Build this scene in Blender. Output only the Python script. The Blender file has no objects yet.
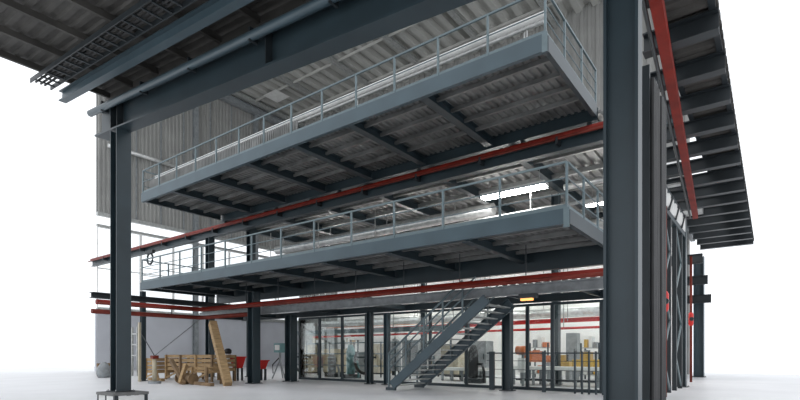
import bpy, math, random
from mathutils import Vector, Matrix
random.seed(7)
S = bpy.context.scene
C = S.collection
EYE = 1.5
V = Vector

# ------------------------------------------------------------------ camera geometry helpers
def xat(px, Y):                      # world X of the vertical line seen at column px when it stands at depth line Y
    r = (px - 400) / 495
    return Y * (.8 * r - .6) / (.8 + .6 * r)
def dat(px, Y):
    r = (px - 400) / 495
    return Y / (.8 + .6 * r)
def zat(px, py, Y):
    return EYE + (353 - py) / 495 * dat(px, Y)

# ------------------------------------------------------------------ materials
def mat(name, col, rough=.5, metal=0., var=.12, scale=3., bump=0., spec=.5, stretch=None):
    m = bpy.data.materials.new(name); m.use_nodes = True
    nt = m.node_tree; b = nt.nodes['Principled BSDF']
    b.inputs['Roughness'].default_value = rough
    b.inputs['Metallic'].default_value = metal
    b.inputs['Specular IOR Level'].default_value = spec
    tc = nt.nodes.new('ShaderNodeTexCoord'); mp = nt.nodes.new('ShaderNodeMapping')
    if stretch: mp.inputs['Scale'].default_value = stretch
    n = nt.nodes.new('ShaderNodeTexNoise'); n.inputs['Scale'].default_value = scale
    n.inputs['Detail'].default_value = 6
    nt.links.new(tc.outputs['Object'], mp.inputs['Vector']); nt.links.new(mp.outputs['Vector'], n.inputs['Vector'])
    cr = nt.nodes.new('ShaderNodeValToRGB')
    cr.color_ramp.elements[0].position = .3; cr.color_ramp.elements[1].position = .7
    cr.color_ramp.elements[0].color = (*[c * (1 - var) for c in col], 1)
    cr.color_ramp.elements[1].color = (*[min(1, c * (1 + var)) for c in col], 1)
    nt.links.new(n.outputs['Fac'], cr.inputs['Fac']); nt.links.new(cr.outputs['Color'], b.inputs['Base Color'])
    if bump:
        bp = nt.nodes.new('ShaderNodeBump'); bp.inputs['Strength'].default_value = bump
        bp.inputs['Distance'].default_value = .02
        nt.links.new(n.outputs['Fac'], bp.inputs['Height']); nt.links.new(bp.outputs['Normal'], b.inputs['Normal'])
    return m
def emis(name, col, st):
    m = bpy.data.materials.new(name); m.use_nodes = True
    b = m.node_tree.nodes['Principled BSDF']
    b.inputs['Base Color'].default_value = (*col, 1)
    b.inputs['Emission Color'].default_value = (*col, 1); b.inputs['Emission Strength'].default_value = st
    return m
def glassm(name, tint=(1, 1, 1)):
    m = bpy.data.materials.new(name); m.use_nodes = True
    nt = m.node_tree; nt.nodes.clear()
    o = nt.nodes.new('ShaderNodeOutputMaterial'); mx = nt.nodes.new('ShaderNodeMixShader')
    t = nt.nodes.new('ShaderNodeBsdfTransparent'); t.inputs[0].default_value = (*tint, 1)
    g = nt.nodes.new('ShaderNodeBsdfGlossy'); g.inputs['Roughness'].default_value = .03
    f = nt.nodes.new('ShaderNodeFresnel'); f.inputs[0].default_value = 1.35
    nt.links.new(f.outputs[0], mx.inputs[0]); nt.links.new(t.outputs[0], mx.inputs[1])
    nt.links.new(g.outputs[0], mx.inputs[2]); nt.links.new(mx.outputs[0], o.inputs[0])
    return m
M = dict(
    steel=mat('painted_steel', (.023, .039, .048), .42, 0, .14, 1.5),
    steel_d=mat('dark_painted_steel', (.018, .024, .028), .5, 0, .2, 1.5),
    fascia=mat('blue_grey_paint', (.047, .078, .096), .42, 0, .12, 1.2),
    rail=mat('railing_paint', (.12, .165, .18), .45, 0, .1, 4),
    galv=mat('galvanised_steel', (.40, .41, .40), .38, .35, .2, 5),
    deck=mat('corrugated_deck', (.205, .208, .203), .4, .3, .35, 1.3, .2),
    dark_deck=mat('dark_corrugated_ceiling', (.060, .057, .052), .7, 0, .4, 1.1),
    roof=mat('roof_sheet', (.47, .47, .445), .5, .1, .05, .6),
    siding=mat('siding_sheet', (.31, .31, .298), .5, .1, .12, .5),
    lilac=mat('painted_block_wall', (.53, .545, .585), .7, 0, .06, .5, .1),
    white=mat('white_plaster', (.80, .79, .78), .7, 0, .12, .5),
    floor=mat('concrete_floor', (.73, .73, .745), .42, 0, .05, .5, .03),
    red=mat('red_pipe_paint', (.19, .013, .006), .5, 0, .25, 2, spec=.2),
    rust=mat('brown_red_paint', (.15, .024, .015), .5, 0, .3, 2, spec=.2),
    bright_red=mat('bright_red_plastic', (.62, .02, .015), .35, 0, .1, 2),
    wood=mat('rough_timber', (.36, .24, .12), .75, 0, .3, 3, .4, stretch=(1, 1, 6)),
    wood_d=mat('old_timber', (.20, .13, .07), .8, 0, .35, 3, .4),
    beige=mat('beige_enamel', (.47, .42, .31), .5, 0, .2, 2),
    pale=mat('pale_panel', (.75, .75, .73), .5, 0, .1, 2),
    grey=mat('grey_machine_paint', (.25, .27, .28), .5, 0, .25, 3),
    black=mat('black_rubber', (.018, .018, .019), .6, 0, .3, 3),
    yellow=mat('yellow_paint', (.62, .38, .05), .45, 0, .2, 2),
    orange=mat('orange_paint', (.62, .17, .05), .45, 0, .2, 2),
    teal=mat('teal_paint', (.12, .26, .27), .45, 0, .2, 2),
    concrete=mat('plinth_concrete', (.17, .17, .165), .8, 0, .25, 3, .3),
    foil=mat('foil_insulation', (.68, .69, .68), .3, .5, .2, 4, .5),
    glass=glassm('partition_glass', (.93, .96, .95)),
    wglass=glassm('window_glass', (.97, .98, .98)),
    lamp=emis('lamp_diffuser', (1, .98, .95), 42.),
    amber=emis('amber_lens', (1, .42, .12), 1.5),
)

# ------------------------------------------------------------------ mesh builder
LOC = {}
class MB:
    def __init__(s): s.v = []; s.f = []
    def add(s, vs, fs):
        n = len(s.v); s.v += [V(p) for p in vs]; s.f += [tuple(i + n for i in f) for f in fs]; return s
    def box(s, c, d, rz=0.):
        c = V(c); R = Matrix.Rotation(rz, 3, 'Z'); x, y, z = [k / 2 for k in d]
        vs = [c + R @ V((i * x, j * y, k * z)) for k in (-1, 1) for j in (-1, 1) for i in (-1, 1)]
        return s.add(vs, [(0, 2, 3, 1), (4, 5, 7, 6), (0, 1, 5, 4), (2, 6, 7, 3), (0, 4, 6, 2), (1, 3, 7, 5)])
    def bx(s, a, b):
        a = V(a); b = V(b); return s.box((a + b) / 2, [abs(k) for k in (b - a)])
    def frame(s, p0, p1, h):
        p0 = V(p0); p1 = V(p1); u = (p1 - p0).normalized(); h = V(h)
        sd = u.cross(h).normalized(); hh = sd.cross(u).normalized(); return p0, p1, sd, hh
    def bar(s, p0, p1, w, t, h=(0, 0, 1), off=(0, 0)):       # t along h, w sideways, off = (side, h)
        p0, p1, sd, hh = s.frame(p0, p1, h); o = sd * off[0] + hh * off[1]
        vs = [p + o + sd * (i * w / 2) + hh * (j * t / 2) for p in (p0, p1) for (i, j) in ((-1, -1), (1, -1), (1, 1), (-1, 1))]
        return s.add(vs, [(0, 1, 2, 3), (7, 6, 5, 4), (0, 4, 5, 1), (1, 5, 6, 2), (2, 6, 7, 3), (3, 7, 4, 0)])
    def isec(s, p0, p1, H, W, tf=.03, tw=.02, h=(0, 0, 1)):   # centred I section
        s.bar(p0, p1, W, tf, h, (0, H / 2 - tf / 2)); s.bar(p0, p1, W, tf, h, (0, -H / 2 + tf / 2))
        return s.bar(p0, p1, tw, H - 2 * tf, h)
    def chan(s, p0, p1, H, W, t=.02, side=1, h=(0, 0, 1)):    # C section, web on one side
        s.bar(p0, p1, W, t, h, (0, H / 2 - t / 2)); s.bar(p0, p1, W, t, h, (0, -H / 2 + t / 2))
        return s.bar(p0, p1, t, H - 2 * t, h, (side * (W / 2 - t / 2), 0))
    def tube(s, pts, r, n=10, cap=True):
        pts = [V(p) for p in pts]; rings = []
        for i, p in enumerate(pts):
            a = pts[max(i - 1, 0)]; b = pts[min(i + 1, len(pts) - 1)]; u = (b - a).normalized()
            h = V((0, 0, 1)) if abs(u.z) < .95 else V((1, 0, 0))
            sd = u.cross(h).normalized(); hh = sd.cross(u).normalized()
            rr = r[i] if isinstance(r, (list, tuple)) else r
            rings.append([p + sd * (rr * math.cos(2 * math.pi * k / n)) + hh * (rr * math.sin(2 * math.pi * k / n)) for k in range(n)])
        vs = [q for rg in rings for q in rg]; fs = []
        for i in range(len(pts) - 1):
            for k in range(n):
                a = i * n + k; b = i * n + (k + 1) % n; fs.append((a, b, b + n, a + n))
        if cap: fs += [tuple(range(n))[::-1], tuple(range((len(pts) - 1) * n, len(pts) * n))]
        return s.add(vs, fs)
    def corr(s, o, L, W, pitch, dep, nrm, th=.015):          # trapezoid sheet: ribs run along L, repeat along W
        o = V(o); L = V(L); W = V(W); w = W.length; wu = W.normalized(); nrm = V(nrm)
        n = max(1, round(w / pitch)); p = w / n; prof = []
        for i in range(n):
            for t, k in ((0, 0), (.38, 0), (.5, 1), (.88, 1)): prof.append(((i + t) * p, k * dep))
        prof.append((w, 0)); m = len(prof); vs = []
        for q in (0, th):
            for e in (V((0, 0, 0)), L):
                vs += [o + e + wu * a + nrm * (b + q) for a, b in prof]
        fs = []
        for i in range(m - 1):
            fs.append((i, i + 1, m + i + 1, m + i)); fs.append((2 * m + i, 3 * m + i, 3 * m + i + 1, 2 * m + i + 1))
            fs.append((i, 2 * m + i, 2 * m + i + 1, i + 1)); fs.append((m + i, m + i + 1, 3 * m + i + 1, 3 * m + i))
        fs += [(0, m, 3 * m, 2 * m), (m - 1, 3 * m - 1, 4 * m - 1, 2 * m - 1)]
        return s.add(vs, fs)
    def build(s, name, m, parent=None, smooth=False, **kw):
        org = V((0, 0, 0))
        if parent is not None: org = LOC[parent.name]
        elif s.v:
            mn = V([min(p[i] for p in s.v) for i in range(3)]); mx = V([max(p[i] for p in s.v) for i in range(3)])
            org = V(((mn.x + mx.x) / 2, (mn.y + mx.y) / 2, mn.z))
        me = bpy.data.meshes.new(name); me.from_pydata([tuple(p - org) for p in s.v], [], s.f)
        me.materials.append(M[m]); me.validate(); me.update()
        if smooth:
            for p in me.polygons: p.use_smooth = len(p.vertices) == 4
        o = bpy.data.objects.new(name, me); C.objects.link(o)
        if parent is None: o.location = org
        else: o.parent = parent
        LOC[o.name] = org
        for k, val in kw.items(): o[k] = val
        return o
def thing(name, label, cat, loc, group=None):
    o = bpy.data.objects.new(name, None); o.empty_display_size = .2; C.objects.link(o)
    o.location = loc; LOC[o.name] = V(loc); o['label'] = label; o['category'] = cat
    if group: o['group'] = group
    return o
def tag(o, label, cat, group=None):
    o['label'] = label; o['category'] = cat
    if group: o['group'] = group
    return o
def struct(name, mb, m, parent=None):
    o = mb.build(name, m, parent)
    if parent is None: o['kind'] = 'structure'
    return o
def Z(z): return z + EYE              # heights below are measured from eye level

# ================================================================== SETTING
XL, YB, ZR = -45., 40., Z(27)         # far left wall, back wall, roof
struct('floor', MB().bx((-60, -6, -.3), (12, 44, 0)), 'floor')
# far left wall: block base, window band, corrugated siding
struct('wall_left', MB().corr((XL, 17.8, Z(11.7)), (0, 0, 15.3), (0, YB - 17.8, 0), .36, .07, (1, 0, 0), .05), 'siding')
struct('wall_left_base', MB().bx((XL - .3, 17.8, 0), (XL, YB, Z(3.6))), 'lilac')
mb = MB().bx((XL, 17.8, Z(11.45)), (XL + .3, YB, Z(11.75))); mb.bx((XL, 17.8, Z(10.6)), (XL + .22, YB, Z(10.75)))
struct('trim_2', mb, 'galv')
struct('trim_3', MB().bx((XL, 17.8, Z(3.5)), (XL + .25, YB, Z(3.75))), 'galv')
ys = [17.8, 21.4, 24.4, 27.4, 30.4, 33.4, 36.4, 40]
for i in range(7):
    a, b = ys[i], ys[i + 1]
    f = MB()
    for y in (a + .06, b - .06): f.bx((XL + .02, y - .03, Z(3.75)), (XL + .16, y + .03, Z(10.6)))
    for z in (3.81, 7.1, 10.54): f.bx((XL + .02, a + .12, Z(z) - .04), (XL + .16, b - .12, Z(z) + .04))
    w = struct('window_%d' % (i + 1), f, 'pale')
    g = MB().bx((XL + .08, a + .12, Z(3.87)), (XL + .095, b - .12, Z(10.48)))
    g.build('pane', 'wglass', w)
# siding columns and girts on the far wall
for i, y in enumerate((19.2, 26.5, 33.5)):
    t = MB().isec((XL + .35, y, 0), (XL + .35, y, ZR - .9), .4, .4, h=(1, 0, 0)).build('wall_column', 'grey' if i else 'galv')
    tag(t, ('grey steel wall column at the near end of the far left wall',
            'slim grey steel wall column in the middle of the far left wall',
            'slim grey steel wall column nearest the back corner of the far left wall')[i], 'column')
for y in (20.6, 22.0, 24.9):
    pass
mb = MB()
for y in (21.0, 23.2, 25.4, 28.2, 30.6): mb.bx((XL + .12, y - .05, Z(11.8)), (XL + .2, y + .05, ZR - .4))
struct('trim_4', mb, 'grey')
tag(MB().tube([(XL + .55, 18.5, Z(17.4)), (XL + .55, 26.3, Z(17.4))], .16).build('wall_pipe', 'foil', smooth=True),
    'pale horizontal pipe running along the corrugated far wall', 'pipe')
struct('wall_back', MB().corr((XL, YB, 0), (0, 0, ZR + .5), (xat(690, 40) - XL, 0, 0), .6, .09, (0, -1, 0), .05), 'siding')
# high roof
roof = struct('ceiling', MB().corr((XL, 13, ZR), (0, YB - 13, 0), (43, 0, 0), 1.3, .42, (0, 0, 1), .06), 'roof')
for x in range(-44, -2, 6):
    MB().isec((x, 13.1, ZR - .3), (x, YB - .1, ZR - .3), .5, .3).build('rafter', 'galv', roof)
for y in (15, 19.5, 24, 28.5, 33, 37.5):
    MB().chan((XL + .1, y, ZR - .12), (-2.1, y, ZR - .12), .22, .1).build('purlin', 'roof', roof)
tag(MB().isec((XL + .5, 13.2, ZR - .95), (XL + .5, YB - .2, ZR - .95), .7, .5).build('eave_beam', 'grey'),
    'grey eave beam where the high roof meets the far left wall', 'beam')
tag(MB().bx((-42.2, 32.6, ZR - .28), (-40.2, 34.4, ZR - .24)).build('skylight_panel', 'pale'),  # pale colour stands in for a skylight's reflection on the roof
    'small pale square panel on the underside of the high roof', 'panel')

# hall ceiling behind the galleries (underside of the upper floor)
hall = struct('ceiling_hall', MB().corr((-27, 17.7, Z(8.15)), (0, 21.9, 0), (23.2, 0, 0), .42, .08, (0, 0, 1), .12), 'deck')
for x in (-26.5, -22.8, -19.1, -15.4, -11.7, -8., -4.3):
    MB().isec((x, 17.7, Z(7.9)), (x, 39.4, Z(7.9)), .45, .28).build('cross_beam', 'steel', hall)
for y in (20, 22.2, 24.4, 26.6, 29, 32, 35, 38):
    MB().chan((-26.9, y, Z(8.03)), (-3.9, y, Z(8.03)), .2, .12).build('joist', 'galv', hall)
struct('wall_hall', MB().bx((-30, 31, 0), (xat(676, 31), 31.25, Z(8.1))), 'white')
# entrance roof over the camera
def zs(x): return Z(5.35 - .086 * x)   # underside of the big sloping beam
XA, XE = -17.0, 3.2
L = V((XE - XA, 0, zs(XE) - zs(XA)))
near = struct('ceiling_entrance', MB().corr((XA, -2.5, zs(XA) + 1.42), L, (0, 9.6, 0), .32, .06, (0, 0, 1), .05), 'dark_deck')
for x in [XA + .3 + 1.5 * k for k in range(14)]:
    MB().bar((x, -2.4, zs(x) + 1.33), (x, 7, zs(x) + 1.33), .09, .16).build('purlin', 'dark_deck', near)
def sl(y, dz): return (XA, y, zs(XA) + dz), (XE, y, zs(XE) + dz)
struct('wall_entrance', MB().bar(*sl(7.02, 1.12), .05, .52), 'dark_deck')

big = thing('main_beam', 'big dark blue steel beam sloping over the two large front columns', 'beam', (-9, 6.9, zs(-9)))
MB().isec(*sl(6.9, .42), .84, .42, .05, .025).build('web_and_flanges', 'steel', big)
for x in (-15.93, -15.51, -1.76, -1.34, -8.6):
    z = zs(x); b = MB()
    for sy in (-1, 1): b.bx((x - .012, 6.9 + sy * .115 - .09, z + .06), (x + .012, 6.9 + sy * .115 + .09, z + .78))
    b.build('stiffener', 'steel_d', big)
gut = thing('gutter', 'grey round-edged gutter running along the big sloping beam', 'gutter', (-9, 6.5, zs(-9) + .5))
p0, p1 = sl(6.56, .66); MB().tube([p0, p1], .10, 12).build('channel', 'fascia', gut, smooth=True)
for x in [XA + .9 + 2.4 * k for k in range(9)]:
    MB().bx((x - .03, 6.5, zs(x) + .55), (x + .03, 6.72, zs(x) + .84)).build('bracket', 'steel_d', gut)
sb = thing('secondary_beam', 'slim grey-edged steel beam under the dark entrance ceiling', 'beam', (-9, 5.8, zs(-9) + .7))
MB().isec(*sl(5.8, .86), .3, .2, .03, .02).build('web_and_flanges', 'fascia', sb)
cl = thing('cable_ladder', 'dark cable ladder tray under the entrance ceiling beside the slim beam', 'cable tray', (-9, 5.2, zs(-9) + .9))
for dy in (-.25, .25): MB().bar(*sl(5.25 + dy, 1.0), .03, .12).build('side_rail', 'steel_d', cl)
for k in range(49):
    x = XA + .3 + .41 * k; MB().bar((x, 5.0, zs(x) + .97), (x, 5.5, zs(x) + .97), .05, .03).build('rung', 'steel_d', cl)
for dy in (-.12, 0, .1): MB().tube(sl(5.25 + dy, 1.02), .03, 6).build('cable', 'black', cl)
for x in (-14, -10, -6, -2):
    MB().bx((x - .03, 5.2, zs(x) + 1.0), (x + .03, 5.3, zs(x) + 1.4)).build('hanger', 'steel_d', cl)

# ================================================================== COLUMNS
def column(x, y, w, ztop, label, name='steel_column', m='steel', base=True, z0=0., d=None):
    t = thing(name, label, 'column', (x, y, z0))
    MB().isec((x, y, z0 + (.03 if base else 0)), (x, y, ztop), w, d or w, .035, .03, h=(1, 0, 0)).build('shaft', m, t)
    if base:
        MB().box((x, y, z0 + .015), (w + .16, (d or w) + .16, .03)).build('base_plate', 'steel_d', t)
        b = MB()
        for i in (-1, 1):
            for j in (-1, 1): b.tube([(x + i * (w / 2 + .04), y + j * (w / 2 + .04), z0 + .03), (x + i * (w / 2 + .04), y + j * (w / 2 + .04), z0 + .07)], .015, 6)
        b.build('anchor_bolts', 'galv', t)
    return t
XLc, XRc = -15.72, -1.55
column(XLc, 6.9, .42, zs(XLc + .21) - .002, 'large dark blue steel column on a low plinth at the left of the photo', z0=.341)
cr = column(XRc, 6.9, .42, zs(XRc + .22) - .002, 'massive dark blue steel column in the right foreground', d=.24)
# plinth under the left column
pl = thing('column_plinth', 'low dark plinth with white side panels under the left front column', 'plinth', (XLc, 6.9, 0))
PX = XLc + .12
MB().box((PX, 6.9, .30), (1.16, 1.0, .08)).build('top_slab', 'concrete', pl)
for i in (-.53, 0, .53):
    for j in (-.42, .42): MB().bx((PX + i - .05, 6.9 + j - .05, 0), (PX + i + .05, 6.9 + j + .05, .27)).build('leg', 'steel_d', pl)
for i in (-.265, .265): MB().bx((PX + i - .21, 6.43, 0), (PX + i + .21, 6.46, .25)).build('panel', 'pale', pl)
MB().bx((PX + .55, 6.53, 0), (PX + .57, 7.27, .25)).build('panel', 'pale', pl)

for x, y, wd, zt, lab in ((xat(210, 17.45), 17.45, .40, 7.12, 'steel column behind the timber pile, left end of the back row'),
               (xat(251, 19.3), 19.3, .40, 7.66, 'tall steel column rising past the lower gallery, hidden below by the stout lone column'),
               (xat(291, 17.45), 17.45, .46, 1.98, 'steel column at the left edge of the glass partition'),
               (xat(370, 18.3), 18.3, .25, 1.98, 'slim steel column midway along the glass partition, left of the stairs'),
               (xat(507.5, 18.35), 18.35, .34, 1.98, 'steel column right of the steel stairs')):
    column(x, y, wd, Z(zt), lab)
column(-20.4, 15.2, .44, Z(3.0), 'stout dark steel column standing alone in front of the glass partition', m='steel')
column(xat(143, 12.95), 12.95, .22, Z(3.3), 'thin steel post under the left end of the lower gallery')
column(xat(387, 18.5), 18.5, .24, Z(1.9), 'short grey post at the foot of the stairs', m='fascia')
column(xat(681, 25), 25, .42, Z(6.0), 'dark steel column at the far end of the right-hand bracing')
column(xat(699, 36), 36, .55, Z(6.0), 'farthest steel column at the right edge of the photo', m='fascia')
column(xat(556, 23.5), 23.5, .34, Z(7.6), 'steel column behind the glass partition, near the right foreground column')
column(xat(424, 26), 26, .3, Z(7.6), 'steel column behind the glass partition, seen through the stairs')
tag(MB().bx((xat(140.5, 12.6) - .07, 12.5, 0), (xat(140.5, 12.6) + .07, 12.6, 3.1)).build('beige_post', 'beige'),
    'beige upright board leaning close to the thin gallery post', 'board')

# ================================================================== GALLERIES
def gallery(name, label, x0, x1, y0, y1, ztop, hf, hr, cross, joists, end_h):
    t = thing(name, label, 'gallery', ((x0 + x1) / 2, (y0 + y1) / 2, ztop - hf))
    MB().chan((x0, y0 + .07, ztop - hf / 2), (x1, y0 + .07, ztop - hf / 2), hf, .14, .02, 1).build('front_beam', 'fascia', t)
    MB().isec((x0, y1 - .1, ztop - .06 - hr / 2), (x1, y1 - .1, ztop - .06 - hr / 2), hr, .22).build('rear_beam', 'steel', t)
    for x in (x0 + .07, x1 - .07):
        MB().chan((x, y0 + .14, ztop - end_h / 2), (x, y1 - .2, ztop - end_h / 2), end_h, .14, .02, 1 if x > -15 else -1).build('end_beam', 'steel', t)
    for x in cross:
        MB().isec((x, y0 + .14, ztop - .12 - .17), (x, y1 - .2, ztop - .12 - .17), .34, .28).build('cross_beam', 'steel', t)
    xs = [x0 + .14] + list(cross) + [x1 - .14]
    for y in joists:
        MB().chan((x0 + .14, y, ztop - .19), (x1 - .14, y, ztop - .19), .14, .09).build('joist', 'deck', t)
    MB().corr((x0 + .14, y0 + .14, ztop - .11), (0, y1 - y0 - .34, 0), (x1 - x0 - .28, 0, 0), .24, .05, (0, 0, 1), .05).build('deck', 'deck', t)
    return t
UX0, UX1, LX0, LX1 = -26.6, -4.72, -26.7, -4.15
UT, LT = Z(8.42), Z(3.72)
Y0 = 12.7
gal_u = gallery('upper_gallery', 'upper steel gallery hanging high across the hall with corrugated deck', UX0, UX1, Y0, 17.6, UT, .46, .46,
        [-8.7, -11.8, -14.7, -17.7, -20.7, -23.7], [13.6, 14.5, 15.4, 16.25], .42)
gal_l = gallery('lower_gallery', 'lower steel gallery just above the stairs with blue-grey front beam', LX0, LX1, Y0, 17.3, LT, .40, .72,
        [-7.2, -10.1, -13.1, -16.1, -19.1, -22.1, -24.8], [13.6, 14.6, 15.6, 16.4], .38)
for x in (-26.2, -21.5, -16.8, -12.1, -7.4, -5.0):
    MB().bx((x - .06, 17.42, Z(7.54)), (x + .06, 17.58, UT - .51)).build('bracket', 'steel_d', gal_u)
for x, zt, g_ in ((UX1, UT, gal_u), (LX1, LT, gal_l)):
    MB().bx((x - .12, Y0 - .02, zt - .5), (x + .03, Y0 - .001, zt + .02)).build('corner_plate', 'rail', g_)

def railing(label, pts, z, nmid, posts, h=1.1, m='rail', r=.028, name='railing'):
    t = thing(name, label, 'railing', (*pts[0], z))
    for a, b in zip(pts, pts[1:]):
        a = V(a); b = V(b)
        MB().bar((*a, z + h), (*b, z + h), .06, .05).build('top_rail', m, t)
        for k in range(nmid):
            zz = z + h * (k + 1) / (nmid + 1); MB().tube([(*a, zz), (*b, zz)], r * .62, 6).build('mid_rail', m, t)
        MB().bar((*a, z + .06), (*b, z + .06), .015, .12).build('toe_board', m, t)
    for p in posts:
        MB().bx((p[0] - r, p[1] - r, z), (p[0] + r, p[1] + r, z + h)).build('post', m, t)
    return t
def run(x0, x1, n, y): return [(x0 + (x1 - x0) * k / n, y) for k in range(n + 1)]
yr = Y0 + .07
railing('long railing along the front of the upper gallery', [(UX0 + .06, yr), (UX1 - .06, yr)], UT, 1, run(UX0 + .06, UX1 - .06, 13, yr), h=1.2)
railing('short railing on the right end of the upper gallery', [(UX1 - .06, yr + .06), (UX1 - .06, 17.5)], UT, 2, [(UX1 - .06, y) for y in (14.3, 15.9, 17.46)], h=1.2)
railing('short railing on the left end of the upper gallery', [(UX0 + .06, yr + .06), (UX0 + .06, 17.5)], UT, 2, [(UX0 + .06, y) for y in (14.3, 15.9, 17.46)], h=1.2)
railing('long railing along the front of the lower gallery', [(LX0 + .06, yr), (LX1 - .06, yr)], LT, 2, run(LX0 + .06, LX1 - .06, 12, yr), h=1.2)
railing('short railing on the right end of the lower gallery', [(LX1 - .06, yr + .06), (LX1 - .06, 17.2)], LT, 2, [(LX1 - .06, y) for y in (14.2, 15.6, 17.16)], h=1.2)
railing('short railing on the left end of the lower gallery', [(LX0 + .06, yr + .06), (LX0 + .06, 17.2)], LT, 2, [(LX0 + .06, y) for y in (14.2, 15.6, 17.16)], h=1.2)
railing('railing along the rear edge of the lower gallery', [(LX0 + .2, 17.15), (-16, 17.15)], LT, 2, run(LX0 + .2, -16, 7, 17.15), h=1.2)
# corrugated screen and pipes just inside the upper railing
sc = thing('cladding_screen', 'low grey corrugated screen just behind the left half of the upper railing', 'screen', (-20, 13.1, UT))
MB().corr((UX0 + .15, 13.12, UT), (0, 0, .72), (11.6, 0, 0), .12, .04, (0, -1, 0), .02).build('sheet', 'deck', sc)
for x in (UX0 + .3, -23, -19.5, -15.2): MB().bx((x - .03, 13.14, UT), (x + .03, 13.2, UT + .72)).build('post', 'steel', sc)
for i, (y, z, r) in enumerate(((13.35, .94, .1), (13.3, .72, .05))):
    p = thing('service_pipe', ('thick pale pipe running just inside the upper gallery railing', 'thinner pale pipe below the thick one inside the upper railing')[i], 'pipe', (-16, y, UT))
    MB().tube([(UX0 + .3, y, UT + z), (UX1 - .3, y, UT + z)], r, 12).build('pipe_run', 'pale' if i == 0 else 'galv', p, smooth=True)
    for x in (-24, -18, -12, -5.6): MB().bx((x - .015 + i * .1, y - .02, UT), (x + .015 + i * .1, y + .02, UT + z - r)).build('support', 'galv', p)

# ================================================================== RED PIPES AND THEIR BEAMS
tag(MB().isec((XL + .2, 17.45, Z(7.33)), (-2.4, 17.45, Z(7.33)), .42, .3).build('pipe_beam', 'steel'),
    'long dark beam carrying the red pipe between the two galleries', 'beam')
p = thing('red_pipe', 'long red pipe running between the upper and lower galleries', 'pipe', (-20, 17.2, Z(7.6)))
MB().tube([(XL + .2, 17.38, Z(7.66)), (-2.4, 17.38, Z(7.66))], .11, 10).build('pipe_run', 'red', p, smooth=True)
MB().tube([(XL + .2, 17.16, Z(7.5)), (-2.4, 17.16, Z(7.5))], .05, 8).build('pipe_run', 'rust', p, smooth=True)
for x in range(-42, -3, 3): MB().bx((x - .04, 17.1, Z(7.3)), (x + .04, 17.55, Z(7.56))).build('bracket', 'steel_d', p)
# hanging hook on the pipe
p = thing('pulley_hook', 'small round pulley hanging under the red pipe at the left', 'pulley', (xat(150, 17.1), 17.1, Z(6.6)))
x = xat(150, 17.1); mb = MB()
mb.tube([(x + .38 * math.cos(a), 17.1, Z(6.55) + .38 * math.sin(a)) for a in [k * math.pi / 8 for k in range(17)]], .07, 6)
mb.build('ring', 'steel_d', p)
MB().bx((x - .5, 17.0, Z(6.9)), (x + .5, 17.2, Z(7.13))).build('clamp', 'steel_d', p)

p = thing('red_main_pipe', 'thick red pipe hanging under the rear of the lower gallery, with left bend', 'pipe', (-15, 14.9, Z(2.3)))
def bend(x, y, z, r=.4):
    return [(x, y - r, z), (x + r * .3, y - r * .3, z), (x + r, y, z)]
MB().tube([(-24.5, 9.7, Z(2.33))] + bend(-24.5, 14.9, Z(2.33)) + [(-2.9, 14.9, Z(2.33))], .12, 12).build('pipe_run', 'red', p, smooth=True)
MB().tube([(-24.2, 9.7, Z(2.25))] + bend(-24.2, 14.65, Z(2.25)) + [(-2.9, 14.65, Z(2.25))], .05, 8).build('pipe_run', 'rust', p, smooth=True)
for x in [-23 + 2.4 * k for k in range(9)]:
    MB().bx((x - .012, 14.888, Z(2.44)), (x + .012, 14.912, Z(3.42))).build('hanger', 'steel_d', p)
p = thing('red_branch_pipe', 'lower brown-red pipe ending at the stout lone column', 'pipe', (-23, 15.0, Z(1.9)))
MB().tube([(-25, 9.7, Z(1.93))] + bend(-25, 15.2, Z(1.93)) + [(-20.66, 15.2, Z(1.93))], .11, 12).build('pipe_run', 'rust', p, smooth=True)
for y in (10.5, 13.5): MB().bx((-25.02, y - .02, Z(2.04)), (-24.98, y + .02, Z(2.5))).build('hanger', 'steel_d', p)
tag(MB().isec((-24.8, 9.6, Z(2.65)), (-24.8, 17.2, Z(2.65)), .26, .4).build('support_beam', 'steel_d'),
    'dark beam above the two red pipes beneath the left end of the lower gallery', 'beam')

# walkway edge above the glass partition
w = thing('walkway', 'narrow walkway with grey edge beams above the glass partition', 'walkway', (-14, 17, Z(1.95)))
MB().isec((-26.5, 16.0, Z(2.15)), (-2.9, 16.0, Z(2.15)), .34, .24).build('front_beam', 'grey', w)
MB().isec((-26.5, 18.9, Z(2.15)), (-2.9, 18.9, Z(2.15)), .3, .2).build('rear_beam', 'steel', w)
MB().corr((-26.5, 16.1, Z(2.34)), (0, 2.8, 0), (12.8, 0, 0), .3, .04, (0, 0, 1), .02).build('deck', 'deck', w)
MB().corr((-7.7, 16.1, Z(2.34)), (0, 2.8, 0), (4.8, 0, 0), .3, .04, (0, 0, 1), .02).build('deck', 'deck', w)
for x in (-26.3, -23.2, -18, -13.8, -7.6, -5, -3.1):
    MB().isec((x, 16.13, Z(2.15)), (x, 18.8, Z(2.15)), .22, .12).build('cross_beam', 'steel', w)

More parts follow.
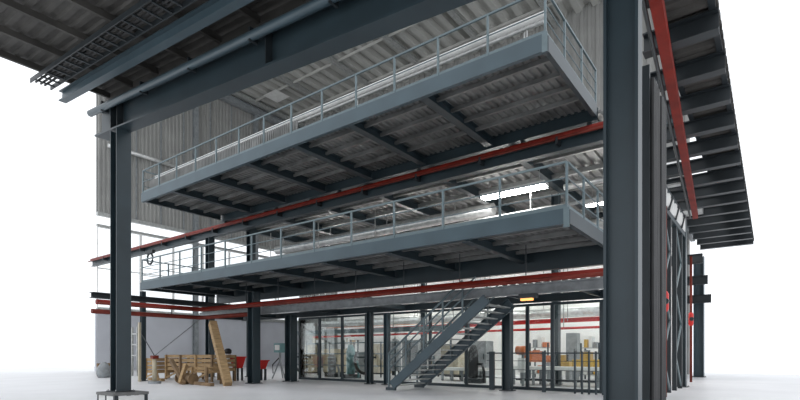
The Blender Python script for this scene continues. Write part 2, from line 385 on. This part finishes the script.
# ================================================================== GLASS PARTITION
GY = 19.3; gz = Z(2.0)
mull = [xat(p_, GY) for p_ in (299, 319.5, 342, 366, 386, 430, 466, 504, 527, 552, 601, 640)]
for i in range(len(mull) - 1):
    a, b = mull[i], mull[i + 1]
    t = thing('glass_panel', 'glazed partition panel, number to be set', 'glass panel', ((a + b) / 2, GY, 0), 'glazed partition panels')
    f = MB()
    f.bx((a, GY - .05, 0), (a + .09, GY + .05, gz)); f.bx((b - .045, GY - .05, 0), (b - .001, GY + .05, gz))
    f.bx((a + .09, GY - .05, 0), (b - .045, GY + .05, .12)); f.bx((a + .09, GY - .05, gz - .1), (b - .045, GY + .05, gz))
    f.build('frame', 'steel', t)
    MB().bx((a + .09, GY - .008, .12), (b - .045, GY + .008, gz - .1)).build('pane', 'glass', t)
    t['label'] = ['dark framed glass panel at the left end of the partition, beside a column',
      'second dark framed glass panel from the left end of the partition',
      'third dark framed glass panel from the left, beside the slim column',
      'narrow glass panel between the slim column and the foot of the stairs',
      'wide glass panel behind the lower half of the stairs',
      'glass panel behind the upper half of the stairs',
      'glass panel just left of the column beyond the stairs',
      'narrow glass panel just right of the column beyond the stairs',
      'narrow glass panel behind the dark balustrade, second right of the column',
      'wide glass panel just left of the massive foreground column',
      'glass panel hidden behind the massive foreground column'][i]

# ================================================================== STAIRS
st = thing('steel_stairs', 'steel staircase with open treads rising to the walkway', 'stairs', (-12.3, 16, 0))
sx0, sx1, szt, ya, yb = -12.45, -8.0, Z(1.93), 15.75, 17.75
du = V((sx1 - sx0, 0, szt)).normalized()
for y in (ya, yb):
    MB().chan((sx0 + .25, y, .2), (sx1, y, szt - .02), .36 if y == ya else .46, .12, .02, 1 if y == ya else -1).build('stringer', 'fascia', st)
    MB().bx((sx0 - .05, y - .05, 0), (sx0 + .42, y + .05, .12)).build('foot', 'steel', st)
n = 17
for k in range(1, n):
    x = sx0 + .1 + (sx1 - sx0) * k / n; z = szt * k / n
    MB().bx((x - .1, ya + .05, z - .02), (x + .18, yb - .05, z + .02)).build('tread', 'galv', st)
for y in (ya, yb):
    for hh, rr in ((1.3, .045), (.98, .032), (.66, .032)):
        kx = .78 if hh > 1 else .9
        MB().tube([(sx0 + .05, y, .15 + hh), (sx0 + (sx1 - sx0) * kx, y, .15 + szt * kx + hh)], rr, 8).build('handrail', 'rail', st, smooth=True)
    for k in range(5):
        x = sx0 + .08 + k * .85; z = (x - sx0) / (sx1 - sx0) * szt
        MB().bx((x - .03, y - .03, max(z - .05, 0)), (x + .03, y + .03, z + 1.42)).build('baluster', 'rail', st)

# dark balustrade right of the stairs
t = thing('balustrade', 'dark balustrade in front of the glass right of the stairs', 'railing', (-7, 18.6, 0))
bx0, bx1 = xat(487, 18.5), xat(606, 18.5)
for z in (1.52, 1.2, .85, .5): MB().bx((bx0, 18.47, z - (.05 if z > 1.5 else .02)), (bx1, 18.53, z)).build('rail', 'steel', t)
for px, w_ in ((492, .2), (544, .12), (575, .05), (582, .05), (589, .05), (596, .05), (603, .05)):
    x = xat(px, 18.5); MB().bx((x - w_ / 2, 18.44, 0), (x + w_ / 2, 18.56, 1.56)).build('post', 'steel', t)

# ================================================================== REAR HALL CONTENTS (behind the glass)
def span(px0, px1, py0, py1, Y, dep, z0=0.):
    a, b = xat(px0, Y), xat(px1, Y); return a, b, (zat((px0 + px1) / 2, py1, Y) if z0 is None else z0), zat((px0 + px1) / 2, py0, Y)
def cabinet(px0, px1, py, Y, dep, m, label, name='machine_cabinet', cat='machine', knob='steel_d', n=2):
    a, b, z0, z1 = span(px0, px1, py, 0, Y, dep)
    t = thing(name, label, cat, ((a + b) / 2, Y + dep / 2, 0))
    MB().bx((a, Y, .1), (b, Y + dep, z1)).build('body', m, t)
    MB().bx((a + .05, Y + .05, 0), (b - .05, Y + dep - .05, .1)).build('base', 'steel_d', t)
    for k in range(n):
        u0 = a + (b - a) * k / n + .04; u1 = a + (b - a) * (k + 1) / n - .04
        d_ = MB().bx((u0, Y - .03, .16), (u1, Y, z1 - .1)).build('door', m, t)
        MB().bx((u1 - .12, Y - .07, z1 * .5), (u1 - .08, Y - .03, z1 * .65)).build('handle', knob, d_)
    return t
cabinet(303, 312, 345, 25, .8, 'beige', 'tall beige cabinet behind the first glass panel')
cabinet(323, 338, 349, 26, .9, 'beige', 'wide beige cabinet behind the second glass panel')
cabinet(372, 384, 344, 27, .9, 'beige', 'beige cabinet behind the narrow panel left of the stairs')
cabinet(352, 366, 352, 28, .9, 'grey', 'grey cabinet behind the third glass panel')
cabinet(402, 418, 340, 28, 1.0, 'grey', 'grey machine cabinet behind the stair railing')
cabinet(438, 458, 344, 28, 1.0, 'beige', 'beige machine cabinet behind the stair treads')
cabinet(470, 486, 341, 27, 1.0, 'grey', 'grey cabinet right of the stair stringer, behind glass')
cabinet(566, 577, 333, 29.5, .6, 'grey', 'tall grey cabinet by the rear white wall', n=1)
# fence posts in the rear hall
t = thing('hall_fence', 'light grey pipe fence in the rear hall behind the left glass panels', 'fence', (xat(340, 23.5), 23.5, 0))
fx0, fx1 = xat(296, 23.5), xat(430, 23.5)
for z in (2.15, 1.45, .7): MB().tube([(fx0, 23.5, z), (fx1, 23.5, z)], .035, 8).build('rail', 'rail', t)
k = 0
while fx0 + k * 1.1 < fx1:
    MB().tube([(fx0 + k * 1.1, 23.5, 0), (fx0 + k * 1.1, 23.5, 2.2)], .045, 8).build('post', 'steel', t); k += 1
# hose, pump, robot
def pump(px, Y, m, label, h=1.4):
    x = xat(px, Y); t = thing('pump', label, 'pump', (x, Y, 0))
    MB().box((x, Y, .12), (.9, .6, .24)).build('base', 'steel_d', t)
    MB().tube([(x - .1, Y, .24), (x - .1, Y, .3), (x - .1, Y, h * .8), (x - .1, Y, h)], [.2, .26, .26, .14], 14).build('barrel', m, t, smooth=True)
    MB().tube([(x + .1, Y, h * .5), (x + .4, Y, h * .5), (x + .5, Y, h * .3), (x + .5, Y, .02)], .07, 8).build('outlet', m, t, smooth=True)
    return t
pump(352, 21.8, 'teal', 'teal pump standing behind the third glass panel', 2.0)
pump(333, 22.2, 'grey', 'grey pump behind the second glass panel', 1.5)
pump(475, 22.0, 'black', 'black pump between stairs and column, behind glass', 1.9)
def hose(px, Y, label, r0=.7, z=1.1):
    x = xat(px, Y); t = thing('hose_reel', label, 'hose', (x, Y, 0))
    MB().tube([(x + r0 * math.cos(a), Y, z + r0 * 1.1 * math.sin(a)) for a in [math.pi * (.8 + .1 * k) for k in range(9)]], .09, 8).build('hose', 'black', t, smooth=True)
    MB().bx((x - .05, Y + .1, 0), (x + .05, Y + .2, 2.0)).build('stand', 'steel', t)
    MB().bx((x - .8, Y + .02, z + .1), (x + .8, Y + .12, z + .2)).build('arm', 'steel', t)
hose(364, 21.5, 'black curved hose on a stand beside the slim column')
hose(301, 21.6, 'black curved hose on a stand at the left end of the glass')
def robot(px, Y, label):
    x = xat(px, Y); t = thing('tripod_machine', label, 'machine', (x, Y, 0))
    for a in (0, 2.1, 4.2): MB().tube([(x + .45 * math.cos(a), Y + .45 * math.sin(a), 0), (x, Y, 1.1)], .04, 6).build('leg', 'grey', t)
    MB().tube([(x, Y, 1.1), (x, Y, 1.6)], .06, 8).build('mast', 'grey', t)
    MB().box((x, Y, 1.8), (.62, .4, .55)).build('head', 'teal', t)
    MB().box((x, Y - .21, 1.82), (.4, .02, .3)).build('screen', 'pale', t)
    MB().tube([(x - .1, Y, 1.2), (x - .55, Y - .1, .8), (x - .5, Y - .1, .3)], .035, 6).build('cable', 'black', t)
robot(280, 19.0, 'grey instrument on a tripod left of the glass partition')
# conveyor benches with yellow and orange machines
def bench(px0, px1, py, Y, label, m='pale', dep=1.1):
    a, b, _, z1 = span(px0, px1, py, 0, Y, dep); t = thing('work_bench', label, 'bench', ((a + b) / 2, Y, 0))
    MB().bx((a, Y, z1 - .14), (b, Y + dep, z1)).build('top', m, t)
    for k in range(5):
        x = a + .1 + (b - a - .2) * k / 4
        for y in (Y + .1, Y + dep - .1): MB().bx((x - .05, y - .05, 0), (x + .05, y + .05, z1 - .14)).build('leg', 'grey', t)
    MB().bx((a + .1, Y + .3, .2), (b - .1, Y + dep - .2, .28)).build('shelf', 'steel_d', t)
    return z1
zb = bench(511, 600, 367, 22, 'long pale work bench behind the balustrade')
zb2 = bench(440, 484, 368, 23, 'pale work bench seen between the stair stringers')
def press(px0, px1, py0, py1, Y, m, label):
    a, b = xat(px0, Y), xat(px1, Y); z0 = zat((px0 + px1) / 2, py1, Y); z1 = zat((px0 + px1) / 2, py0, Y)
    t = thing('machine_tool', label, 'machine', ((a + b) / 2, Y, 0)); w = b - a
    for x in (a + .1, b - .1): MB().bx((x - .08, Y, 0), (x + .08, Y + .6, z0)).build('leg', 'grey', t)
    MB().bx((a, Y, z0), (b, Y + .7, z0 + (z1 - z0) * .6)).build('bed', m, t)
    MB().bx((a + w * .25, Y + .1, z0 + (z1 - z0) * .6), (a + w * .6, Y + .6, z1)).build('head', m, t)
    MB().tube([(a + w * .75, Y + .3, z0 + (z1 - z0) * .6), (a + w * .75, Y + .3, z1 * 1.02)], .06, 8).build('lever', 'steel_d', t)
press(572, 602, 352, 371, 25, 'yellow', 'yellow machine beyond the bench near the massive column')
press(555, 569, 355, 370, 25.5, 'yellow', 'smaller yellow machine beyond the bench, right of the orange one')
press(522, 550, 351, 362, 25, 'orange', 'long orange machine beyond the bench right of the stairs')
x = xat(523, 21.3)
t = thing('orange_motor', 'orange motor on a post behind glass right of the stair column', 'motor', (x, 21.3, 0))
MB().bx((x - .05, 21.25, 0), (x + .05, 21.35, 1.4)).build('post', 'grey', t)
MB().tube([(x - .3, 21.3, 1.62), (x + .12, 21.3, 1.62)], .2, 12).build('housing', 'orange', t, smooth=True)
MB().box((x, 21.3, 1.43), (.3, .2, .06)).build('mount', 'grey', t)
MB().box((x + .02, 21.1, .95), (.34, .1, .65)).build('control_box', 'pale', t)
def shelf_unit(px0, px1, top, Y, label, fill):
    a, b = xat(px0, Y), xat(px1, Y); z1 = zat((px0 + px1) / 2, top, Y)
    t = thing('storage_rack', label, 'rack', ((a + b) / 2, Y, 0))
    for x in (a, b):
        for y in (Y, Y + .8): MB().bx((x - .04, y - .04, 0), (x + .04, y + .04, z1)).build('upright', 'steel', t)
    for q in range(3): MB().bx((a + .04, Y, .25 + q * (z1 - .4) / 2.2), (b - .04, Y + .8, .3 + q * (z1 - .4) / 2.2)).build('shelf', 'galv', t)
    n = 3; pos = ('bottom', 'middle', 'top')
    for q in range(3):
        for k in range(n):
            w = (b - a - .2) / n; x0 = a + .1 + k * w; z0 = .301 + q * (z1 - .4) / 2.2; h = .3 + .16 * ((k * 7 + q * 5) % 3)
            o = MB().bx((x0 + .03, Y + .1, z0), (x0 + w - .05, Y + .7, min(z0 + h, z0 + (z1 - .4) / 2.2 - .08))).build('storage_box', fill[(k + q) % len(fill)])
            tag(o, '%s box, %s shelf, rack %s' % (('left', 'middle', 'right')[k], pos[q], label.split('rack ')[1]), 'box')
shelf_unit(307, 319, 340, 28.5, 'steel storage rack behind the first glass panel', ('beige', 'pale', 'grey'))
shelf_unit(344, 351, 340, 28.5, 'steel storage rack left behind the third glass panel', ('pale', 'wood', 'beige'))
shelf_unit(530, 548, 343, 28.5, 'steel storage rack by the rear wall right of the stair column', ('pale', 'orange', 'grey'))
shelf_unit(581, 599, 343, 28.5, 'steel storage rack by the rear wall near the massive column', ('pale', 'grey', 'yellow'))
for i, (pa, pb, lab) in enumerate(((390, 400, 'left of two tall grey tanks behind the stair foot'), (429, 440, 'right of two tall grey tanks behind the stairs'))):
    x0, x1 = xat(pa, 26.5), xat(pb, 26.5); c = (x0 + x1) / 2; R_ = (x1 - x0) / 2
    t = thing('storage_tank', lab, 'tank', (c, 26.5, 0))
    MB().tube([(c, 26.5, .3), (c, 26.5, .32), (c, 26.5, 2.2), (c, 26.5, 2.45)], [R_ * .7, R_, R_, R_ * .4], 20).build('shell', 'galv' if i else 'grey', t, smooth=True)
    for a_ in (.5, 2.6, 4.7): MB().tube([(c + R_ * .6 * math.cos(a_), 26.5 + R_ * .6 * math.sin(a_), 0), (c + R_ * .6 * math.cos(a_), 26.5 + R_ * .6 * math.sin(a_), .4)], .06, 6).build('leg', 'steel_d', t)
    MB().tube([(c, 26.5, 2.45), (c, 26.5, 2.9), (c + .9, 26.5, 3.0)], .06, 8).build('pipe', 'galv', t, smooth=True)
# red beams and ducts in the rear hall
def hpipe(name, label, cat, x0, x1, Y, z, r, m, drop=Z(7.6), tilt=0., sq=False):
    t = thing(name, label, cat, ((x0 + x1) / 2, Y, z))
    if sq: MB().isec((x0, Y, z), (x1, Y, z + tilt), r * 2, r * 1.4).build('beam_run', m, t)
    else: MB().tube([(x0, Y, z), (x1, Y, z + tilt)], r, 12).build('pipe_run', m, t, smooth=True)
    k = 0; x = x0 + .6
    while x < x1 and drop:
        MB().bx((x - .02, Y - .02, z + r), (x + .02, Y + .02, drop)).build('hanger', 'galv', t); x += 4.3
Y = 25
hpipe('red_crane_beam', 'bright red horizontal beam in the rear hall above the machines', 'beam', -26, -4.2, 25, Z(1.5), .11, 'bright_red', sq=True, tilt=.18)
hpipe('red_hall_pipe', 'second thinner red pipe just below the bright red beam in the rear hall', 'pipe', -26, -4.2, 24.4, Z(1.12), .06, 'bright_red', tilt=.12)
hpipe('orange_beam', 'thin orange beam high behind the left glass panels', 'beam', -30, -17, 29.5, Z(2.2), .12, 'orange', sq=True)
hpipe('grey_duct', 'round pale duct above the red beam in the rear hall', 'duct', -28, -5.2, 27, Z(2.2), .26, 'foil')
hpipe('blue_beam', 'pale blue-grey beam behind the left glass panels', 'beam', -28, -14, 24.4, Z(1.45), .14, 'rail', sq=True)
# ducts and lights under the hall ceiling, between the galleries
hpipe('foil_duct', 'shiny foil wrapped duct between the galleries behind the lower railing', 'duct', -26, -10.4, 21.2, Z(6.75), .28, 'foil')
hpipe('thin_duct', 'thin pale pipe between the galleries beside the bright lamp', 'pipe', -26, -2.6, 20.2, Z(6.05), .07, 'galv')
hpipe('short_foil_duct', 'short foil duct right of the bright lamp between the galleries', 'duct', -7.0, -2.6, 20.9, Z(7.0), .13, 'foil')
hpipe('far_duct', 'long grey duct far behind under the hall ceiling', 'duct', -26, -2.6, 27.5, Z(6.9), .3, 'galv')
tag(MB().bx((-14.6, 22.3, Z(6.5)), (-12.9, 23.4, Z(7.1))).build('fan_unit', 'steel_d'),
    'dark box unit under the hall ceiling between the galleries', 'fan unit')
for x in (-14.4, -13.1):
    pass
def lamp(x0, x1, Y, z, label, top=Z(7.66), w=.3):
    t = thing('linear_lamp', label, 'lamp', ((x0 + x1) / 2, Y, z))
    MB().bx((x0, Y - w / 2, z + .06), (x1, Y + w / 2, z + .2)).build('housing', 'pale', t)
    MB().bx((x0 + .03, Y - w / 2 + .02, z), (x1 - .03, Y + w / 2 - .02, z + .06)).build('diffuser', 'lamp', t)
    for x in (x0 + .3, x1 - .3): MB().bx((x - .012, Y - .012, z + .2), (x + .012, Y + .012, top)).build('hanger', 'galv', t)
lamp(-10.3, -7.4, 19.9, Z(6.85), 'bright long lamp glowing between the galleries behind the lower railing', w=.5)
for i, (x, y) in enumerate(((-24, 24), (-18, 24), (-12, 24.6), (-5.5, 24), (-21, 29), (-14, 29), (-8, 29))):  # lamps added to brighten the rear hall and its floor
    lamp(x - 1.5, x + 1.5, y, Z(6.9) if y < 27 else Z(4.5), ['white ceiling lamp in the rear hall near its left side, front row',
        'white ceiling lamp in the rear hall, second of the front row', 'white ceiling lamp in the rear hall, third of the front row',
        'white ceiling lamp in the rear hall, right end of the front row', 'white low hung lamp in front of the rear white wall at the left',
        'white low hung lamp in front of the rear white wall in the middle', 'white low hung lamp in front of the rear white wall at the right'][i])
x = -8.3
t = thing('warning_lamp', 'small amber lamp hanging under the walkway beam right of the stairs', 'lamp', (-6.5, 15.8, Z(1.75)))
MB().bx((-6.8, 15.7, Z(1.83)), (-6.2, 15.95, Z(1.98))).build('housing', 'steel_d', t)
MB().bx((-6.75, 15.75, Z(1.76)), (-6.35, 15.9, Z(1.83))).build('lens', 'amber', t)

# ================================================================== LEFT FLOOR ITEMS
def Xc(px, Y): return xat(px, Y)
def stack(px0, px1, Y, rows, label, h=.16, gap=.07, dep=1.2, m='wood', sup=.5):
    a, b = Xc(px0, Y), Xc(px1, Y)
    t = thing('timber_crate', label, 'crate', ((a + b) / 2, Y, 0))
    z = sup
    for k in range(rows):
        MB().bx((a, Y, z), (b, Y + .06, z + h)).build('board', m, t); MB().bx((a, Y + dep, z), (b, Y + dep + .06, z + h)).build('board', m, t)
        MB().bx((a, Y + .06, z), (a + .06, Y + dep, z + h)).build('board', m, t); MB().bx((b - .06, Y + .06, z), (b, Y + dep, z + h)).build('board', m, t)
        z += h + gap
    z -= gap
    MB().bx((a + .06, Y + .06, sup), (b - .06, Y + dep, sup + .05)).build('bottom', 'wood_d', t)
    k = max(2, int((b - a) / 1.2) + 1)
    for i in range(k):
        x = a + .1 + (b - a - .2) * i / (k - 1)
        for y in (Y - .05, Y + dep + .11): MB().bx((x - .06, y - .05, 0), (x + .06, y + .05, z)).build('leg', 'wood_d' if i % 2 else m, t)
    if sup > .3:
        for i in range(k - 1):
            x = a + .1 + (b - a - .2) * i / (k - 1); x2 = a + .1 + (b - a - .2) * (i + 1) / (k - 1)
            MB().bar((x, Y - .05, .1), (x2, Y - .05, sup), .05, .09).build('brace', m, t)
    return z
stack(166, 214, 14.6, 4, 'long slatted timber crate on legs against the pale wall', sup=.55)
stack(146, 156, 14.2, 4, 'small timber crate left end of the pile beside the thin post', sup=.35, m='wood')
stack(192, 209, 13.3, 2, 'low timber rack in front of the long crate', sup=.55, h=.1, dep=.6)
stack(98, 108, 14.2, 3, 'dark timber crate behind the left front column', sup=.2, m='wood_d')
def plank(p0, p1, w, t_, label, m='wood', name='timber_plank', cat='plank'):
    return tag(MB().bar(p0, p1, w, t_).build(name, m), label, cat)
Yp = 13.9
plank((Xc(212.5, Yp + .3), Yp + .3, 3.0), (Xc(228, Yp - .6), Yp - .6, .06), .34, .34, 'tall thick timber leaning diagonally at the right end of the pile')
plank((Xc(171, 13.0), 13.0, 1.15), (Xc(184, 12.6), 12.6, .06), .16, .2, 'brown plank leaning against the crates, middle of the pile', 'wood_d')
plank((Xc(186, 12.9), 12.9, .95), (Xc(180, 12.5), 12.5, .06), .14, .2, 'short plank leaning the other way in the middle of the pile', 'wood')
plank((Xc(150, 13.6), 13.6, .08), (Xc(163, 13.4), 13.4, .08), .2, .14, 'plank lying on the floor in front of the small crate', 'wood')
plank((Xc(196, 12.9), 12.9, .08), (Xc(212, 12.7), 12.7, .08), .2, .14, 'plank lying on the floor in front of the low rack', 'wood_d')
plank((Xc(152, 13.0), 13.0, 1.3), (Xc(158, 13.0), 13.0, .08), .12, .16, 'plank propped against the small crate', 'wood')
def drum(px, Y, label, r=.27, m='wood_d'):
    x = Xc(px, Y); t = thing('cable_drum', label, 'drum', (x, Y, 0))
    for dx in (-.28, .28): MB().tube([(x + dx - .03, Y, r), (x + dx + .03, Y, r)], r, 20).build('flange', m, t)
    MB().tube([(x - .25, Y, r), (x + .25, Y, r)], r * .6, 16).build('winding', 'wood_d', t, smooth=True)
drum(183, 13.1, 'old wooden cable drum, left of two on the floor before the crates')
drum(190, 12.85, 'old wooden cable drum, right of two on the floor before the crates')
# anchor stand with bracing rods
ax, ay = Xc(166.5, 12.8), 12.2
t = thing('anchor_stand', 'weathered stand where two thin rods meet above the timber pile', 'stand', (ax, ay, 0))
MB().tube([(ax, ay, 0), (ax, ay, .12)], .3, 12).build('base', 'grey', t); MB().tube([(ax, ay, .12), (ax, ay, 1.22)], .1, 10).build('post', 'beige', t, smooth=True)
MB().box((ax, ay, 1.3), (.28, .28, .16)).build('head', 'rust', t)
tag(MB().tube([(ax, ay, 1.36), (xat(143, 12.95) + .05, 12.8, 2.6)], .025, 6).build('bracing_rod', 'steel_d'), 'thin dark rod rising left from the stand to the thin post', 'rod')
tag(MB().tube([(ax, ay, 1.36), (Xc(200, 15.6), 15.6, 3.4)], .022, 6).build('bracing_rod', 'grey'), 'thin pale rod rising right from the stand above the crates', 'rod')
def bin_(px0, px1, Y, z0, z1, label, name='red_tub'):
    a, b = Xc(px0, Y), Xc(px1, Y); t = thing(name, label, 'tub', ((a + b) / 2, Y, 0))
    vs = []
    for z, k in ((z0, .12), (z1, 0)): vs += [(a + k, Y + k, z), (b - k, Y + k, z), (b - k, Y + .55 - k, z), (a + k, Y + .55 - k, z)]
    MB().add(vs, [(3, 2, 1, 0), (4, 5, 6, 7), (0, 1, 5, 4), (1, 2, 6, 5), (2, 3, 7, 6), (3, 0, 4, 7)]).build('body', 'bright_red', t)
    MB().bx((a - .04, Y - .04, z1), (b + .04, Y + .59, z1 + .06)).build('rim', 'bright_red', t)
    for x in (a + .15, b - .15):
        for y in (Y + .15, Y + .42): MB().bx((x - .04, y - .04, 0), (x + .04, y + .04, z0)).build('leg', 'steel_d', t)
bin_(229.5, 237, 16.0, .68, 1.25, 'large bright red tub on legs beside the leaning timber')
bin_(257.5, 260.5, 17.0, .62, 1.05, 'small bright red tub right of the stout lone column')
x = Xc(228, 16.6)
t = thing('mixer', 'small black headed mixer on a pale post behind the red tub', 'machine', (x, 16.6, 0))
MB().tube([(x, 16.6, 0), (x, 16.6, 1.45)], .14, 10).build('body', 'pale', t, smooth=True)
MB().tube([(x, 16.6, 1.45), (x, 16.6, 1.5), (x, 16.6, 1.68), (x, 16.6, 1.76)], [.12, .2, .2, .08], 12).build('motor', 'black', t, smooth=True)
a = Xc(104, 13.3)
t = thing('sack', 'grey sack slumped against the dark crate at the far left', 'sack', (a, 13.3, 0))
MB().tube([(a, 13.3, 0), (a, 13.3, .25), (a, 13.3, .6), (a, 13.3, .85), (a, 13.3, .95)], [.32, .42, .38, .2, .1], 12).build('body', 'grey', t, smooth=True)
x = Xc(135, 15.5)
t = thing('rack', 'pale wall rack with hooks behind the left front column', 'rack', (x, 15.5, 0))
for dx in (-.35, .35): MB().bx((x + dx - .05, 15.45, 0), (x + dx + .05, 15.55, 3.2)).build('upright', 'galv', t)
for z in (1.3, 2.0, 2.7): MB().bx((x - .5, 15.38, z), (x + .5, 15.45, z + .08)).build('shelf_bar', 'galv', t)

# ================================================================== RIGHT SIDE
XT = -3.1
tb = thing('side_truss', 'bright latticed side beam running back behind the massive column', 'truss', (XT, 16, Z(5)))
MB().bx((XT - .1, 16.8, Z(5.05)), (XT + .1, 24.7, Z(5.25))).build('bottom_chord', 'steel', tb)
MB().bx((XT - .1, 16.8, Z(5.85)), (XT + .1, 24.7, Z(6.0))).build('top_chord', 'steel', tb)
MB().corr((XT, 16.9, Z(5.25)), (0, 0, .6), (0, 7.8, 0), .8, .1, (1, 0, 0), .02).build('infill', 'pale', tb)
for k in range(5):
    y = 17 + 1.6 * k; MB().bar((XT + .14, y, Z(5.2)), (XT + .14, y + .9, Z(5.9)), .05, .07).build('lattice', 'steel_d', tb)
def mast(Y, label):
    t = thing('lattice_mast', label, 'mast', (XT, Y, 0))
    ys_ = (Y - .75, Y + .75)
    for y in ys_:
        MB().bx((XT - .08, y - .07, 0), (XT + .08, y + .07, Z(5.05))).build('upright', 'steel_d', t)
    k = 0; z = .1
    while z < 5.6:
        a_, b_ = (ys_ if k % 2 else ys_[::-1]); MB().bar((XT + .04, a_, z), (XT + .04, b_, z + 1.3), .05, .09).build('diagonal', 'rail', t); z += 1.3; k += 1
mast(20.3, 'narrow latticed steel mast right of the massive foreground column')
mast(23.2, 'narrow latticed steel mast in front of the farther right column')
for i, Yv in enumerate((18.9, 29.5)):
    x = xat(665 if i == 0 else 691, Yv)
    t = thing('pipe_valve', ('red valve on a riser pipe before the latticed mast', 'red valve on a riser pipe between the two far right columns')[i], 'valve', (x, Yv, 0))
    MB().tube([(x, Yv, 0), (x, Yv, Z(5.0))], .06, 8).build('riser', 'rust', t, smooth=True)
    MB().tube([(x, Yv, Z(1.4)), (x, Yv, Z(1.5)), (x, Yv, Z(2.0)), (x, Yv, Z(2.1))], [.07, .12, .12, .07], 12).build('body', 'bright_red', t, smooth=True)
    MB().tube([(x + .05, Yv - .25, Z(1.75)), (x + .05, Yv - .1, Z(1.75))], .1, 12).build('handwheel', 'steel_d', t)
# vertical cable ladders beside the massive column
for i, (ya_, yb_) in enumerate(((8.15, 8.7), (8.8, 9.3))):
    x = -1.5
    t = thing('riser_ladder', ('dark vertical cable ladder tight behind the massive column', 'second dark vertical cable ladder right of the first, behind the massive column')[i], 'cable tray', (x, ya_, 0))
    for y in (ya_, yb_): MB().bx((x - .05, y - .03, 0), (x + .05, y + .03, Z(4.3))).build('side_rail', 'steel_d', t)
    for k in range(20): MB().bx((x - .02, ya_ + .03, .2 + k * .27), (x + .03, yb_ - .03, .24 + k * .27)).build('rung', 'steel_d', t)
    for k in range(7):
        y = ya_ + .07 + k * (yb_ - ya_ - .14) / 6
        pts = [(x + .07, y + random.uniform(-.02, .02), z * .8 + .02) for z in range(8)]
        MB().tube(pts, .038, 6).build('cable', 'black', t, smooth=True)
    MB().bx((x - .09, ya_, .1), (x - .07, yb_, Z(4.2))).build('back_sheet', 'steel_d', t)
# right bay ceiling grid
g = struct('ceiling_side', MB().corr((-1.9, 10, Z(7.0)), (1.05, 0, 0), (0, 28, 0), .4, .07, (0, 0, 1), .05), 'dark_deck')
for k in range(16):
    y = 10.2 + 1.75 * k
    MB().isec((max(-3.6, -.188 * y), y, Z(6.75)), (-.85, y, Z(6.75)), .42, .3).build('cross_beam', 'steel_d', g)
for x, ys0 in ((-3.4, 20), (-1.9, 10.1), (-.95, 10.1)):
    MB().isec((x, ys0, Z(7.02)), (x, 38.2, Z(7.02)), .14, .12).build('purlin', 'steel_d', g)
for i, (yv, zv) in enumerate(((30.5, 5.0), (33.2, 4.2), (35.2, 3.3))):
    tag(MB().isec((-6.5, yv, Z(zv)), (-2.9, yv, Z(zv)), .5, .3).build('steel_beam', 'steel_d'),
        ('highest of three dark beams crossing beyond the far right bracing', 'middle of three dark beams crossing beyond the far right bracing', 'lowest of three dark beams crossing beyond the far right bracing')[i], 'beam')
    tag(MB().bx((-6.5, yv - .1, 0), (-6.3, yv + .1, Z(zv) - .25)).build('steel_post', 'steel_d'), ('nearest', 'middle', 'farthest')[i] + ' of three steel posts under the beams at the far right', 'post')
p = thing('red_side_pipe', 'thick red pipe running back under the dark ceiling at the right', 'pipe', (-2, 12, Z(6)))
MB().bar((-1.5, 7.6, Z(6.4)), (-2.75, 26, Z(6.2)), .2, .24).build('pipe_run', 'red', p)
MB().tube([(-1.7, 7.6, Z(6.35)), (-2.95, 26, Z(6.15))], .04, 8).build('pipe_run', 'steel_d', p)
for k in range(9):
    f = k / 9 + .03; MB().bx((-1.66 - 1.13 * f, 9 + 17 * f - .03, Z(6.42)), (-1.6 - 1.13 * f, 9 + 17 * f + .03, Z(6.56))).build('hanger', 'steel_d', p)

GROUPS = dict(storage_box='boxes on the storage racks', storage_rack='storage racks by the rear wall', cable_drum='cable drums on the floor',
    steel_column='steel columns of the hall', linear_lamp='linear lamps in the rear hall', timber_plank='loose planks around the crates',
    timber_crate='timber crates at the left', railing='gallery railings', machine_cabinet='machine cabinets behind the glass',
    machine_tool='machines beyond the bench', pump='pumps behind the glass', hose_reel='hoses on stands', red_tub='red tubs',
    lattice_mast='latticed masts at the right', storage_tank='tall tanks behind the stairs', wall_column='columns of the far left wall',
    service_pipe='pipes inside the upper railing', steel_post='posts at the far right', steel_beam='beams at the far right',
    work_bench='work benches in the rear hall', riser_ladder='vertical cable ladders', pipe_valve='red valves on risers', bracing_rod='bracing rods')
for o in S.objects:
    if 'label' in o and o.parent is None:
        g_ = GROUPS.get(o.name.split('.')[0])
        if g_: o['group'] = g_
# ================================================================== LIGHT, WORLD, CAMERA
W = bpy.data.worlds.new('World'); S.world = W; W.use_nodes = True
bg = W.node_tree.nodes['Background']; bg.inputs[0].default_value = (.93, .96, 1., 1); bg.inputs[1].default_value = 1.35
def area(loc, size, power, rot=(0, 0, 0), col=(1, .98, .95), sy=None):
    l = bpy.data.lights.new('hall_lamp', 'AREA'); l.shape = 'RECTANGLE'; l.size = size; l.size_y = sy or size; l.energy = power; l.color = col
    o = bpy.data.objects.new('hall_lamp', l); C.objects.link(o); o.location = loc; o.rotation_euler = rot
    o.visible_camera = True
    return o
cam = bpy.data.cameras.new('Camera'); co = bpy.data.objects.new('Camera', cam); C.objects.link(co); S.camera = co
co.location = (0, 0, EYE); co.rotation_euler = (math.pi / 2, 0, math.atan2(.6, .8))
cam.sensor_width = 36; cam.lens = 495 / 800 * 36; cam.shift_y = 153 / 800; cam.clip_start = .05; cam.clip_end = 500
vs = S.view_settings; vs.view_transform = 'Standard'; vs.look = 'None'; vs.gamma = 1; vs.use_curve_mapping = False; vs.exposure = 0.1
S.cycles.max_bounces = 8; S.cycles.diffuse_bounces = 5; S.cycles.transparent_max_bounces = 16
